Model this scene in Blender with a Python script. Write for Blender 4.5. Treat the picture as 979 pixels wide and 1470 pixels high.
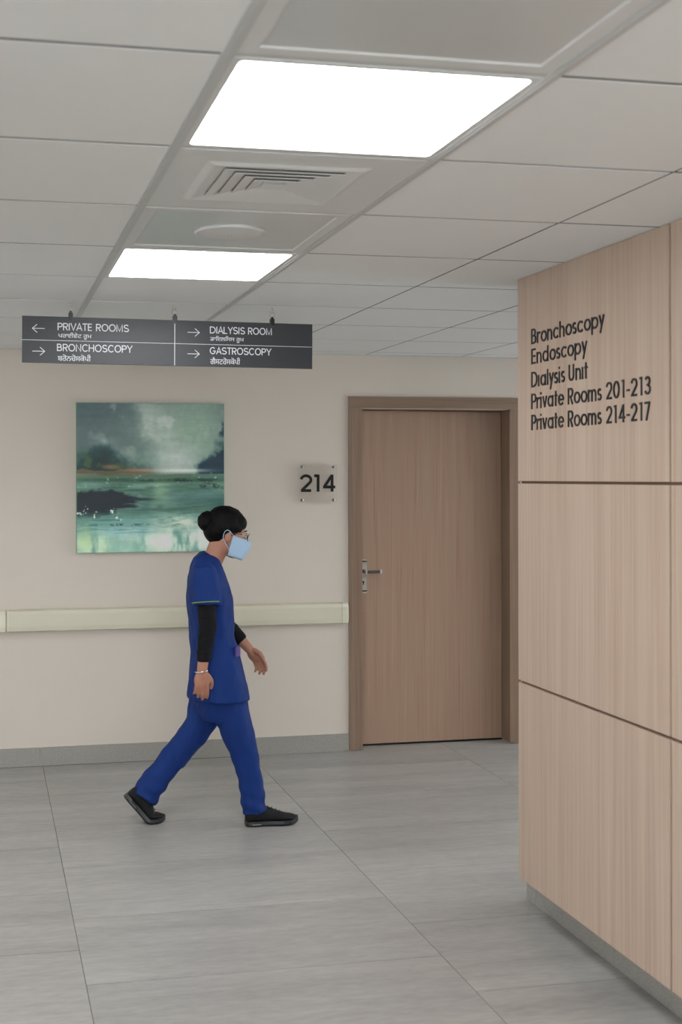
import bpy, bmesh, math, random
import numpy as np
from mathutils import Vector, Matrix, noise, Quaternion
random.seed(7); rng = np.random.default_rng(11)
for o in list(bpy.data.objects): bpy.data.objects.remove(o)
S = bpy.context.scene; C = S.collection; PI = math.pi

# ---------------------------------------------------------------- camera, world, exposure
F, YAW, ROLL = 1771.3, 0.20164, -0.00207          # focal length and shift for a 979x1470 frame
EYE = 1.6228
cam = bpy.data.cameras.new('camera'); co = bpy.data.objects.new('camera', cam); C.objects.link(co); S.camera = co
cam.sensor_fit = 'VERTICAL'; cam.sensor_height = 36; cam.sensor_width = 24; cam.lens = F / 1470 * 36
cam.shift_x = 147.765 / 1470; cam.shift_y = -49.954 / 1470
cam.dof.use_dof = True; cam.dof.focus_distance = 6.3; cam.dof.aperture_fstop = 5.0
fw = Vector((math.sin(YAW), math.cos(YAW), 0)); rt = Vector((math.cos(YAW), -math.sin(YAW), 0)); up = Vector((0, 0, 1))
r2 = rt * math.cos(ROLL) + up * math.sin(ROLL); u2 = -rt * math.sin(ROLL) + up * math.cos(ROLL)
co.matrix_world = Matrix((( r2.x, u2.x, -fw.x, 0), (r2.y, u2.y, -fw.y, 0), (r2.z, u2.z, -fw.z, EYE), (0, 0, 0, 1)))
w = bpy.data.worlds.new('world'); S.world = w; w.use_nodes = True
w.node_tree.nodes['Background'].inputs[0].default_value = (.91, .96, 1, 1); w.node_tree.nodes['Background'].inputs[1].default_value = 7.5
S.view_settings.view_transform = 'Standard'; S.view_settings.look = 'None'; S.view_settings.gamma = 1
S.view_settings.use_curve_mapping = False; S.view_settings.exposure = 0.42
WIN_L = [(-3.2, .2), (5.7, 6.5)]; WIN_R = [(4.5, 6.8)]; WIN_F = [(-3.2, -.6), (-.3, 1.8)]  # window openings added out of view to brighten ceiling and back wall
LIGHT = 13.0
FILL = 12.0

def at(px, py, T):                                  # point on the plane Y=T seen at a place in the photograph
    d = fw + r2 * ((px - 341.735) / F) - u2 * ((py - 685.046) / F)
    return Vector((0, 0, EYE)) + d * (T / d.y)

# ---------------------------------------------------------------- measures of the place
CEIL = 2.3473; WALL = 7.0312; PX = 1.916; PT = 4.236          # ceiling, back wall, panelled wall and its end
GX, GT = .4077, 2.0733                                        # ceiling grid
XL, XR, TF = -3.6, 6.2, -3.6

# ---------------------------------------------------------------- materials
def srgb(c):
    return tuple(((v/255)/12.92 if v/255 <= .04045 else ((v/255+.055)/1.055)**2.4) for v in c) + (1,)
def newmat(name):
    m = bpy.data.materials.new(name); m.use_nodes = True
    return m, m.node_tree, m.node_tree.nodes['Principled BSDF']
def N(t, kind, **kw):
    n = t.nodes.new(kind)
    for k, v in kw.items():
        if k in n.inputs: n.inputs[k].default_value = v
        else: setattr(n, k, v)
    return n
def plain(name, c, rough=.5, metal=0, noise_amt=0, nscale=40, bump=0, bscale=300, spec=.5, alpha=1):
    m, t, b = newmat(name)
    b.inputs['Base Color'].default_value = srgb(c); b.inputs['Roughness'].default_value = rough
    b.inputs['Metallic'].default_value = metal; b.inputs['Specular IOR Level'].default_value = spec
    g = N(t, 'ShaderNodeNewGeometry')
    if noise_amt:
        n = N(t, 'ShaderNodeTexNoise', Scale=nscale, Detail=4.0); t.links.new(g.outputs['Position'], n.inputs['Vector'])
        mx = N(t, 'ShaderNodeMix', data_type='RGBA')
        k = 1 - noise_amt; mx.inputs[6].default_value = srgb([v*k for v in c]); mx.inputs[7].default_value = srgb([min(255, v*(1+noise_amt)) for v in c])
        t.links.new(n.outputs['Fac'], mx.inputs[0]); t.links.new(mx.outputs[2], b.inputs['Base Color'])
    if bump:
        n = N(t, 'ShaderNodeTexNoise', Scale=bscale, Detail=3.0); t.links.new(g.outputs['Position'], n.inputs['Vector'])
        bp = N(t, 'ShaderNodeBump', Strength=bump, Distance=.002); t.links.new(n.outputs['Fac'], bp.inputs['Height']); t.links.new(bp.outputs[0], b.inputs['Normal'])
    return m
def streaky(name, stops, scale, coarse, rough=.45, detail=6, bump=.15, mixc=.45, distort=0, spec=.4, per_piece=0):
    """grain along one axis: noise on stretched world positions, mixed with a coarser one"""
    m, t, b = newmat(name)
    g = N(t, 'ShaderNodeNewGeometry')
    src = g.outputs['Position']
    if per_piece:
        oi = N(t, 'ShaderNodeObjectInfo'); cmb = N(t, 'ShaderNodeMath', operation='MULTIPLY'); cmb.inputs[1].default_value = per_piece
        t.links.new(oi.outputs['Random'], cmb.inputs[0])
        va = N(t, 'ShaderNodeVectorMath', operation='ADD'); t.links.new(src, va.inputs[0]); t.links.new(cmb.outputs[0], va.inputs[1]); src = va.outputs[0]
    outs = []
    for sc in (scale, coarse):
        mp = N(t, 'ShaderNodeMapping'); mp.inputs['Scale'].default_value = sc; t.links.new(src, mp.inputs[0])
        n = N(t, 'ShaderNodeTexNoise', Scale=1.0, Detail=float(detail), Roughness=.6, Distortion=distort); t.links.new(mp.outputs[0], n.inputs['Vector']); outs.append(n.outputs['Fac'])
    mx = N(t, 'ShaderNodeMix', data_type='FLOAT'); mx.inputs[0].default_value = mixc
    t.links.new(outs[0], mx.inputs[2]); t.links.new(outs[1], mx.inputs[3])
    r = N(t, 'ShaderNodeValToRGB'); e = r.color_ramp.elements
    e[0].position = stops[0][0]; e[0].color = srgb(stops[0][1]); e[1].position = stops[-1][0]; e[1].color = srgb(stops[-1][1])
    for p, c in stops[1:-1]:
        x = e.new(p); x.color = srgb(c)
    t.links.new(mx.outputs[0], r.inputs[0]); t.links.new(r.outputs[0], b.inputs['Base Color'])
    b.inputs['Roughness'].default_value = rough; b.inputs['Specular IOR Level'].default_value = spec
    if bump:
        bp = N(t, 'ShaderNodeBump', Strength=bump, Distance=.001); t.links.new(outs[0], bp.inputs['Height']); t.links.new(bp.outputs[0], b.inputs['Normal'])
    return m
def emit(name, c, s):
    m, t, b = newmat(name); b.inputs['Base Color'].default_value = (.8, .8, .8, 1)
    b.inputs['Emission Color'].default_value = c; b.inputs['Emission Strength'].default_value = s
    return m
M = dict(
 wall=plain('wall_paint', (204, 193, 181), .55, bump=.12, bscale=260, noise_amt=.008, nscale=3),
 tile=plain('ceiling_tile_white', (222, 222, 220), .75, bump=.25, bscale=420, noise_amt=.01, nscale=6),
 tbar=plain('grid_bar_grey', (186, 186, 184), .45),
 gap=plain('grid_gap_grey', (92, 90, 87), .9),
 satin=plain('satin_grey_panel', (200, 202, 201), .3, metal=.25),
 grout=plain('floor_grout', (92, 89, 85), .9),
 floor=streaky('grey_stone_tile', [(.32, (138, 135, 131)), (.5, (156, 153, 149)), (.68, (174, 171, 166))], (14, 46, 1), (.7, 5.5, 1), .38, detail=8, bump=.05, mixc=.62, per_piece=37.),
 base=plain('speckled_stone', (142, 138, 131), .5, noise_amt=.22, nscale=190, bump=.1),
 wood=streaky('pale_wood_laminate', [(.32, (163, 139, 122)), (.5, (176, 154, 137)), (.68, (185, 166, 150))], (85, 85, 1.3), (14, 14, .35), .42, mixc=.45, bump=.12),
 groove=plain('groove_brown', (112, 84, 66), .7),
 leaf=streaky('door_wood', [(.30, (140, 110, 92)), (.45, (163, 131, 112)), (.54, (163, 137, 116)), (.70, (178, 146, 127))], (120, 60, 1.6), (26, 26, .7), .4, mixc=.42, bump=.15, distort=.6),
 frame=streaky('door_frame_wood', [(.3, (112, 91, 75)), (.5, (135, 111, 93)), (.7, (152, 127, 108))], (120, 60, 1.6), (20, 20, .5), .42, bump=.15),
 framh=streaky('door_head_wood', [(.3, (112, 91, 75)), (.5, (135, 111, 93)), (.7, (152, 127, 108))], (1.6, 60, 120), (.5, 20, 20), .42, bump=.15),
 rail=plain('cream_vinyl', (203, 197, 176), .42),
 railcap=plain('cream_vinyl_cap', (211, 205, 184), .35),
 steel=plain('brushed_steel', (196, 190, 180), .42, metal=.6),
 darksteel=plain('shaded_steel', (120, 114, 106), .35, metal=.85),
 chrome=plain('chrome', (215, 215, 215), .12, metal=1),
 black=plain('gloss_black', (14, 15, 17), .3),
 dark=plain('void_shade', (22, 24, 26), .9),  # near-black that puts the shade of unlit gaps into the colour
 sign=plain('charcoal_board', (36, 38, 43), .4, spec=.5),
 white=plain('sign_white', (222, 224, 228), .5),
 vent=plain('vent_white', (204, 204, 202), .5),
 letter=plain('black_acrylic', (17, 20, 27), .35),
 skin=plain('skin', (160, 110, 88), .5, noise_amt=.03, nscale=30),
 hair=streaky('black_hair', [(.3, (4, 3, 4)), (.7, (9, 8, 9))], (300, 300, 30), (60, 60, 9), .6, bump=.3, spec=.12),
 scrub=plain('blue_cotton', (9, 42, 104), .75, noise_amt=.06, nscale=18, bump=.25, bscale=900, spec=.25),
 piping=plain('green_piping', (112, 150, 72), .6),
 under=plain('black_knit', (14, 14, 18), .85, spec=.2),
 shoe=plain('black_shoe_fabric', (15, 15, 17), .7, bump=.3, bscale=700, spec=.3),
 sole=plain('black_rubber', (22, 23, 25), .45),
 grey=plain('clear_heel_grey', (92, 96, 98), .2),
 mask=plain('light_blue_mask', (158, 184, 208), .7, bump=.2, bscale=500),
 eyew=plain('eye_white', (225, 222, 216), .2), iris=plain('brown_iris', (40, 25, 18), .2),
 pink=plain('pink_thread', (70, 52, 108), .7, noise_amt=.5, nscale=260), lip=plain('lips', (150, 84, 78), .4),
 diff=emit('light_diffuser', (.95, .98, 1, 1), LIGHT), side=emit('fill_diffuser', (.95, .98, 1, 1), FILL),
 canvas=plain('canvas_edge', (128, 160, 132), .7),
)
def thin(name, tint, gloss):
    m, t, b = newmat(name); t.nodes.remove(b); out = t.nodes['Material Output']
    tr = N(t, 'ShaderNodeBsdfTransparent'); tr.inputs[0].default_value = tint; gs = N(t, 'ShaderNodeBsdfGlossy'); gs.inputs['Roughness'].default_value = .05
    fr = N(t, 'ShaderNodeFresnel'); fr.inputs['IOR'].default_value = gloss; mx = N(t, 'ShaderNodeMixShader')
    t.links.new(fr.outputs[0], mx.inputs[0]); t.links.new(tr.outputs[0], mx.inputs[1]); t.links.new(gs.outputs[0], mx.inputs[2]); t.links.new(mx.outputs[0], out.inputs[0]); return m
M['glass'] = thin('clear_acrylic', (.999, .996, .99, 1), 1.18); M['pane'] = thin('window_glass', (.96, .97, .97, 1), 1.45)

# ---------------------------------------------------------------- helpers
def mk(name, bm, m, parent=None, smooth=False, loc=None):
    me = bpy.data.meshes.new(name); bm.to_mesh(me); bm.free()
    return mko(name, me, m, parent, smooth, loc)
def mko(name, me, m, parent=None, smooth=False, loc=None):
    o = bpy.data.objects.new(name, me); C.objects.link(o)
    if m and not me.materials: me.materials.append(m)
    if smooth: me.polygons.foreach_set('use_smooth', [True]*len(me.polygons))
    if parent: o.parent = parent
    if loc: o.location = loc
    return o
def box(bm, x0, x1, y0, y1, z0, z1, bev=0):
    b = bm if not bev else bmesh.new()
    vs = [b.verts.new(p) for p in [(x0,y0,z0),(x1,y0,z0),(x1,y1,z0),(x0,y1,z0),(x0,y0,z1),(x1,y0,z1),(x1,y1,z1),(x0,y1,z1)]]
    for f in [(0,3,2,1),(4,5,6,7),(0,1,5,4),(1,2,6,5),(2,3,7,6),(3,0,4,7)]: b.faces.new([vs[i] for i in f])
    if bev:
        bmesh.ops.bevel(b, geom=list(b.edges), offset=bev, segments=2, affect='EDGES', profile=.7)
        merge(bm, b)
def merge(bm, b, mat=None):
    mp = {}
    for v in b.verts: mp[v] = bm.verts.new(mat @ v.co if mat else v.co)
    for f in b.faces: bm.faces.new([mp[v] for v in f.verts])
    b.free()
def boxo(name, m, parent, *a, bev=0, loc=None):
    bm = bmesh.new(); box(bm, *a, bev=bev); return mk(name, bm, m, parent, loc=loc)
def empty(name, loc=(0,0,0)):
    o = bpy.data.objects.new(name, None); C.objects.link(o); o.location = loc; o.empty_display_size = .1; return o
def tag(o, label, cat, group=None):
    o['label'] = label; o['category'] = cat; o['kind'] = 'thing'
    if group: o['group'] = group
    return o
def struct(o, label=None):
    o['kind'] = 'structure'
    if label: o['label'] = label
    return o
def rings(bm, rs, cap0=True, cap1=True):
    n = len(rs[0]); V = [[bm.verts.new(p) for p in r] for r in rs]
    for a, b in zip(V, V[1:]):
        for i in range(n):
            j = (i+1) % n; bm.faces.new((a[i], a[j], b[j], b[i]))
    if cap0: bm.faces.new(V[0][::-1])
    if cap1: bm.faces.new(V[-1])
def frame_of(d):
    d = d.normalized(); a = Vector((0, 1, 0)) if abs(d.y) < .9 else Vector((1, 0, 0))
    u = d.cross(a).normalized(); return u, d.cross(u).normalized()
def tube(bm, pts, rad, n=10):
    pts = [Vector(p) for p in pts]; rs = []; u = None
    for i, p in enumerate(pts):
        d = (pts[min(i+1, len(pts)-1)] - pts[max(i-1, 0)]).normalized()
        if u is None: u, v = frame_of(d)
        else: u = (u - d*u.dot(d)).normalized(); v = d.cross(u)
        r = rad[i] if hasattr(rad, '__len__') else rad
        rs.append([p + (u*math.cos(a) + v*math.sin(a))*r for a in [2*PI*k/n for k in range(n)]])
    rings(bm, rs)
def curve(pts, k=6):                                  # smooth path through points
    P = [Vector(p) for p in pts]; P = [P[0]]+P+[P[-1]]; out = []
    for a, b, c, d_ in zip(P, P[1:], P[2:], P[3:]):
        for q in range(k):
            t = q/k; out.append(.5*((2*b)+(c-a)*t+(2*a-5*b+4*c-d_)*t*t+(3*b-a-3*c+d_)*t**3))
    return out+[P[-1]]
def cap_(bm, p0, p1, r0, r1, n=14):                  # tapered capsule
    p0, p1 = Vector(p0), Vector(p1); d = (p1-p0).normalized(); u, v = frame_of(d); rs = []
    for k in range(1, 6):
        a = PI/2*(1-k/5); rs.append((p0 - d*r0*math.sin(a), r0*math.cos(a)))
    for k in range(0, 5):
        a = PI/2*k/5; rs.append((p1 + d*r1*math.sin(a), r1*math.cos(a)))
    rings(bm, [[c + (u*math.cos(t) + v*math.sin(t))*r for t in [2*PI*k/n for k in range(n)]] for c, r in rs])
def chain(bm, pts, rad):
    for a, b, ra, rb in zip(pts, pts[1:], rad, rad[1:]): cap_(bm, a, b, ra, rb)
def ell(bm, c, r, rot=None, seg=20):
    b = bmesh.new(); bmesh.ops.create_uvsphere(b, u_segments=seg, v_segments=seg//2+2, radius=1)
    m = Matrix.Translation(c) @ (rot.to_4x4() if rot else Matrix.Identity(4)) @ Matrix.Diagonal((*r, 1)); merge(bm, b, m)
def organic(name, bm, m, parent, voxel=.005, smooth=6, wob=None, fac=.5):
    """fuse overlapping closed shapes into one continuous skin"""
    me = bpy.data.meshes.new(name+'_raw'); bmesh.ops.recalc_face_normals(bm, faces=bm.faces); bm.to_mesh(me); bm.free()
    t = bpy.data.objects.new('raw', me); C.objects.link(t)
    r = t.modifiers.new('r', 'REMESH'); r.mode = 'VOXEL'; r.voxel_size = voxel
    s = t.modifiers.new('s', 'SMOOTH'); s.iterations = smooth; s.factor = fac
    dg = bpy.context.evaluated_depsgraph_get(); me2 = bpy.data.meshes.new_from_object(t.evaluated_get(dg))
    bpy.data.objects.remove(t); bpy.data.meshes.remove(me); me2.name = name
    if wob:
        n = len(me2.vertices); no = np.empty(n*3); me2.vertices.foreach_get('normal', no); no = no.reshape(-1, 3)
        for i, v in enumerate(me2.vertices):
            k = wob(v.co)
            if k: v.co += Vector(no[i])*k
    me2.materials.clear()
    return mko(name, me2, m, parent, True)

# ================================================================ THE SETTING
# ---- floor: 1200 x 600 stone tiles, alternate columns half a tile off
bm = bmesh.new(); box(bm, XL-.2, XR+.2, TF-.2, WALL+.6, -.08, -.0014)
floor = struct(mk('floor', bm, M['grout']), 'grey stone tiled floor')
FX = .3113; g = .0012; shared = {}
def tile_mesh(w, d):
    k = (round(w, 4), round(d, 4))
    if k not in shared:
        b = bmesh.new(); box(b, g, w-g, .0019, d-.0019, -.01, 0)
        bmesh.ops.bevel(b, geom=[e for e in b.edges if all(v.co.z > -.001 for v in e.verts)], offset=.0008, segments=1, affect='EDGES')
        me = bpy.data.meshes.new('tile'); b.to_mesh(me); b.free(); me.materials.append(M['floor']); shared[k] = me
    return shared[k]
for c in range(-4, 6):
    x0 = max(FX+1.2*c, XL); x1 = min(FX+1.2*(c+1), XR)
    off = 4.562 + (.3 if (c % 2) else 0)
    for k in range(-15, 6):
        y0, y1 = max(off+.6*k, TF), min(off+.6*(k+1), WALL+.12)
        if y1-y0 < .02 or x1-x0 < .02: continue
        if y1 > WALL and (x1 < 2.1): y1 = WALL-.012
        if y1-y0 < .02: continue
        mko('tile', tile_mesh(x1-x0, y1-y0), None, floor, loc=(x0, y0, 0))

# ---- ceiling
bm = bmesh.new(); box(bm, XL-.2, XR+.2, TF-.2, WALL+.2, CEIL+.016, CEIL+.1)
# holes are not needed: fittings are shallow and sit below this board
ceiling = struct(mk('ceiling', bm, M['gap']), 'suspended ceiling of white square tiles')
special = {(0, 0), (0, 1), (0, 2), (0, 3), (0, -1), (0, -3), (0, -5), (0, -7)}
fill_lights = [(-3, 1), (-3, 5), (4, 3), (6, 5), (-3, -3)]  # extra ceiling lights added out of view as fill
special |= set(fill_lights)
def ctile(w, d):
    k = ('c', round(w, 4), round(d, 4))
    if k not in shared:
        b = bmesh.new(); box(b, .0045, w-.0045, .0065, d-.0065, 0, .015)
        bmesh.ops.bevel(b, geom=[e for e in b.edges if all(v.co.z < .001 for v in e.verts)], offset=.0008, segments=1, affect='EDGES')
        me = bpy.data.meshes.new('ceiling_tile'); b.to_mesh(me); b.free(); me.materials.append(M['tile']); shared[k] = me
    return shared[k]
for i in range(-7, 11):
    x0, x1 = max(GX+.6*i, XL), min(GX+.6*(i+1), XR)
    if x1-x0 < .02: continue
    for j in range(-10, 9):
        if (i, j) in special: continue
        y0, y1 = max(GT+.6*j, TF), min(GT+.6*(j+1), WALL)
        if y1-y0 < .02: continue
        mko('ceiling_tile', ctile(x1-x0, y1-y0), None, ceiling, loc=(x0, y0, CEIL+random.uniform(-.0004, .0004)))
for i in range(-6, 10):
    if i in (0, 1): continue
    boxo('grid_bar', M['gap'], ceiling, GX+.6*i-.008, GX+.6*i+.008, TF, WALL, CEIL+.0012, CEIL+.0155)
for j in range(-9, 9):
    for x0, x1 in ((XL, GX-.012), (GX+.612, XR)):
        boxo('grid_bar', M['gap'], ceiling, x0, x1, GT+.6*j-.010, GT+.6*j+.010, CEIL+.0010, CEIL+.0153)
    boxo('grid_bar', M['tbar'], ceiling, GX+.012, GX+.588, GT+.6*j-.0095, GT+.6*j+.0095, CEIL+.001, CEIL+.0153)
for x in (GX, GX+.6):
    bm = bmesh.new(); box(bm, x-.012, x+.012, TF, WALL, CEIL-.003, CEIL+.015, bev=.0012)
    box(bm, x-.004, x+.004, TF, WALL, CEIL-.0045, CEIL-.002); mk('grid_bar', bm, M['tbar'], ceiling)
bm = bmesh.new(); box(bm, XL, XR, WALL-.018, WALL, CEIL-.003, CEIL+.015); mk('edge_trim', bm, M['tbar'], ceiling)

# ---- walls
DX0, DX1, DZ = 2.174, 3.122, 2.029                   # door opening
bm = bmesh.new()
box(bm, XL-.2, DX0, WALL, WALL+.2, 0, CEIL); box(bm, DX1, XR+.2, WALL, WALL+.2, 0, CEIL); box(bm, DX0, DX1, WALL, WALL+.2, DZ, CEIL)
box(bm, DX0-.1, DX1+.1, WALL+.2, WALL+.26, 0, CEIL)
struct(mk('wall_back', bm, M['wall']), 'cream painted wall at the end of the corridor')
def window_wall(name, label, a0, a1, WN, place, first):  # unseen outer wall; its windows are added to let in fill light
    bm = bmesh.new(); ys = [a0]+[v_ for w_ in WN for v_ in w_]+[a1]
    for a, b_ in zip(ys[::2], ys[1::2]): box(bm, a, b_, 0, .2, 0, CEIL)
    for a, b_ in WN: box(bm, a, b_, 0, .2, 0, .35); box(bm, a, b_, 0, .2, 2.2, CEIL)
    bm.transform(place); bmesh.ops.recalc_face_normals(bm, faces=bm.faces); struct(mk(name, bm, M['wall']), label)
    for n_, (a, b_) in enumerate(WN):
        wo = struct(empty('window_%d' % (first+n_))); h_ = (b_-a)/2; m4 = place @ Matrix.Translation(((a+b_)/2, .1, .35))
        bm = bmesh.new()
        for y0, y1, z0, z1 in ((-h_, h_, 0, .05), (-h_, h_, 1.8, 1.85), (-h_, -h_+.05, .05, 1.8), (h_-.05, h_, .05, 1.8), (-.025, .025, .05, 1.8)): box(bm, y0, y1, -.03, .03, z0, z1)
        bm.transform(m4); mk('window_frame', bm, M['tbar'], wo)
        for y0, y1 in ((-h_+.05, -.025), (.025, h_-.05)):
            bm = bmesh.new(); box(bm, y0, y1, -.004, .004, .05, 1.8); bm.transform(m4); mk('pane', bm, M['pane'], wo)
side_L = Matrix(((0, -1, 0, XL), (1, 0, 0, 0), (0, 0, 1, 0), (0, 0, 0, 1))); side_R = Matrix(((0, 1, 0, XR), (1, 0, 0, 0), (0, 0, 1, 0), (0, 0, 0, 1))); side_F = Matrix(((1, 0, 0, 0), (0, -1, 0, TF), (0, 0, 1, 0), (0, 0, 0, 1)))
window_wall('wall_left', 'painted wall with wide windows added as fill light, left of the frame', TF-.2, WALL+.2, WIN_L, side_L, 1)
window_wall('wall_side', 'painted wall with wide windows added as fill light, closing the right passage', TF-.2, WALL+.2, WIN_R, side_R, 1+len(WIN_L))
window_wall('wall_front', 'painted wall with windows added as fill light, behind the camera', XL-.2, XR+.2, WIN_F, side_F, 1+len(WIN_L)+len(WIN_R))
# panelled wall on the right: brown carcass, laminate panels with grooves between
bm = bmesh.new(); box(bm, PX+.012, PX+.5, TF, PT-.004, .152, CEIL-.001); box(bm, PX+.13, PX+.5, TF, PT+.185, 0, CEIL-.001)
wr = struct(mk('wall_right', bm, M['groove']), 'pale wood laminate panelled wall')
seams = [TF, -.04, 1.02, 2.0, 3.2077, PT]; zs = [.152, .8735, 1.6018, CEIL-.001]
for a, b_ in zip(seams, seams[1:]):
    for z0, z1 in zip(zs, zs[1:]):
        bm = bmesh.new(); box(bm, PX, PX+.014, a+.0055*(a != TF), b_-.0055*(b_ != PT), z0+.0048*(z0 != zs[0]), z1-.0048*(z1 != zs[-1]), bev=.0012)
        mk('panel', bm, M['wood'], wr)
for z0, z1 in zip(zs, zs[1:]):
    bm = bmesh.new(); box(bm, PX+.015, PX+.5, PT-.004, PT+.01, z0, z1-.004, bev=.001); mk('panel', bm, M['wood'], wr)
# ---- skirtings
b0 = struct(empty('baseboard_back')); 
cuts = [XL, FX-1.2, FX-.015, FX+1.2, 2.098]
for a, b_ in zip(cuts, cuts[1:]):
    if b_ > a: boxo('skirting_tile', M['base'], b0, a+.001, b_-.001, WALL-.011, WALL-.0005, .0006, .104, bev=.0012)
boxo('skirting_tile', M['base'], b0, 3.192, XR, WALL-.011, WALL-.0005, .0006, .104, bev=.0012)
b1 = struct(empty('baseboard_right'))
kc = [TF]+[3.755-.6*k for k in range(11, -1, -1)]+[4.345, PT+.19]
for a, b_ in zip(kc, kc[1:]):
    boxo('skirting_tile', M['base'], b1, PX+.118, PX+.129, a+.001, b_-.001, .0006, .149, bev=.001)
boxo('skirting_tile', M['base'], b1, PX+.131, PX+.5, PT+.186, PT+.196, .0006, .104, bev=.001)

# ---- door
d = struct(empty('door_1', (DX0, WALL, 0)), 'closed brown wood door with steel lever handle')
def dchild(name, m, x0, x1, y0, y1, z0, z1, bev=0, parent=None):
    bm = bmesh.new(); box(bm, x0, x1, y0, y1, z0, z1, bev=bev); bm.transform(Matrix.Translation((-DX0, -WALL, 0))); return mk(name, bm, m, parent or d)
FO0, FO1, FZ = 2.103, 3.192, 2.101
dchild('jamb', M['frame'], FO0, DX0+.012, WALL-.014, WALL+.001, .006, FZ-.0695, .002)
dchild('jamb', M['frame'], DX1-.003, FO1, WALL-.014, WALL+.001, .006, FZ-.0695, .002)
dchild('head', M['framh'], FO0, FO1, WALL-.0145, WALL+.001, FZ-.069, FZ, .002)
dchild('jamb_lining', M['frame'], DX0, DX0+.012, WALL, WALL+.145, .006, DZ-.001)
dchild('jamb_lining', M['frame'], DX1-.003, DX1, WALL, WALL+.145, .006, DZ-.001)
dchild('head_lining', M['framh'], DX0+.012, DX1-.003, WALL, WALL+.145, DZ-.004, DZ)
LY = WALL+.105
leaf = dchild('door_leaf', M['leaf'], DX0+.0135, DX1-.0055, LY, LY+.04, .012, DZ-.007, .0015)
dchild('door_gap_shade', M['dark'], DX0, DX1, LY+.003, LY+.14, .0003, .006)  # dark strip painting the shade in the gap below the leaf
HX = at(517.5, 830, LY).x
hp = dchild('handle_plate', M['steel'], HX, HX+.037, LY-.008, LY+.001, .922, 1.126, .002)
for z in (.936, 1.114): dchild('plate_end', M['chrome'], HX+.001, HX+.036, LY-.0105, LY-.007, z-.004, z+.005, .001, hp)
bm = bmesh.new(); tube(bm, [(HX+.018, LY-.005, 1.055), (HX+.018, LY-.05, 1.055)], .0115, 16)
box(bm, HX+.006, HX+.104, LY-.064, LY-.046, 1.0445, 1.0655, bev=.003); bm.transform(Matrix.Translation((-DX0, -WALL, 0)))
lv = mk('lever', bm, M['darksteel'], d)
dchild('lever_tip', M['tbar'], HX+.104, HX+.115, LY-.0645, LY-.0455, 1.044, 1.066, .002, lv)
dchild('lever_neck', M['tbar'], HX+.013, HX+.023, LY-.0665, LY-.0455, 1.0435, 1.0665, .002, lv)
bm = bmesh.new(); tube(bm, [(HX+.015, LY-.0095, .990), (HX+.015, LY-.0075, .990)], .0065, 14); box(bm, HX+.0122, HX+.0178, LY-.0095, LY-.0075, .973, .990)
bm.transform(Matrix.Translation((-DX0, -WALL, 0))); mk('keyhole', bm, M['black'], hp)

# ================================================================ CEILING FITTINGS
def rrect(x0, x1, y0, y1, r, z, n=5):
    pts = []
    for cx, cy, a in ((x1-r, y1-r, 0), (x0+r, y1-r, PI/2), (x0+r, y0+r, PI), (x1-r, y0+r, 1.5*PI)):
        for k in range(n+1): pts.append(Vector((cx+r*math.cos(a+PI/2*k/n), cy+r*math.sin(a+PI/2*k/n), z)))
    return pts
def light(i, j, label, group=None, mat='diff'):
    x, y = GX+.6*i+.3, GT+.6*j+.3
    o = tag(empty('ceiling_light', (x, y, CEIL)), label, 'ceiling light', group)
    bm = bmesh.new(); h = .289; q = .273
    rings(bm, [rrect(-h, h, -h, h, .004, .012), rrect(-h, h, -h, h, .004, -.001), rrect(-q, q, -q, q, .012, -.001), rrect(-q, q, -q, q, .012, .004), rrect(-h+.005, h-.005, -h+.005, h-.005, .01, .012)], False, True)
    mk('light_frame', bm, M['satin' if 0 else 'vent'], o)
    bm = bmesh.new(); rings(bm, [rrect(-q+.0005, q-.0005, -q+.0005, q-.0005, .012, .0045), rrect(-q+.0005, q-.0005, -q+.0005, q-.0005, .012, .0005)])
    mk('diffuser', bm, M[mat], o)
    return o
light(0, 0, 'large square lit ceiling panel light nearest the camera, in front of the air vent')
light(0, 3, 'smaller-looking lit square ceiling panel light beyond the round speaker, above the hanging sign')
for (i, j), wd in zip([(0, -3), (0, -5), (0, -7)], ('first', 'second', 'third')): light(i, j, '%s square ceiling panel light behind the camera along the corridor' % wd, 'lights behind the camera')
for (i, j), wd in zip(fill_lights, ('left of the corridor, level with the air vent', 'far left, level with the hanging sign', 'right, past the end of the wood wall', 'farthest right, in the side passage', 'left, behind the camera')): light(i, j, 'added square ceiling panel fill light '+wd, 'fill lights added in the side passages', 'side')
# air vent
x, y = GX+.3, GT+.9
v = tag(empty('ceiling_vent', (x, y, CEIL)), 'square white four-way air vent with stepped louvres between the two lights', 'vent')
bm = bmesh.new(); h = .289; q = .176
def sq(r, z): return [Vector((sx*r-.012*(r < .2), sy*r, z)) for sx, sy in ((1,1),(-1,1),(-1,-1),(1,-1))]
rings(bm, [sq(h, .013), sq(h, -.001), sq(q+.02, -.001), sq(q+.004, -.006), sq(q+.0002, -.006), sq(q+.0002, .0135)], False, False)
mk('face_plate', bm, M['vent'], v)
bm = bmesh.new(); box(bm, -h+.01, h-.01, -h+.01, h-.01, .0138, .0158); mk('duct_shade', bm, M['dark'], v)  # dark sheet standing in for the unlit depth of the duct
for r in (.176, .147, .117, .087, .057):
    bm = bmesh.new(); A4, B4, C4, D4 = [[bm.verts.new(p_) for p_ in sq(*q_)] for q_ in ((r, -.006), (r-.0295, -.001), (r-.0295, .0002), (r, -.0045))]
    for P4, Q4 in ((A4, B4), (B4, C4), (C4, D4), (D4, A4)):
        for a in range(4): bm.faces.new((P4[a], P4[(a+1) % 4], Q4[(a+1) % 4], Q4[a]))
    mk('louvre', bm, M['vent'], v)
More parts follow.
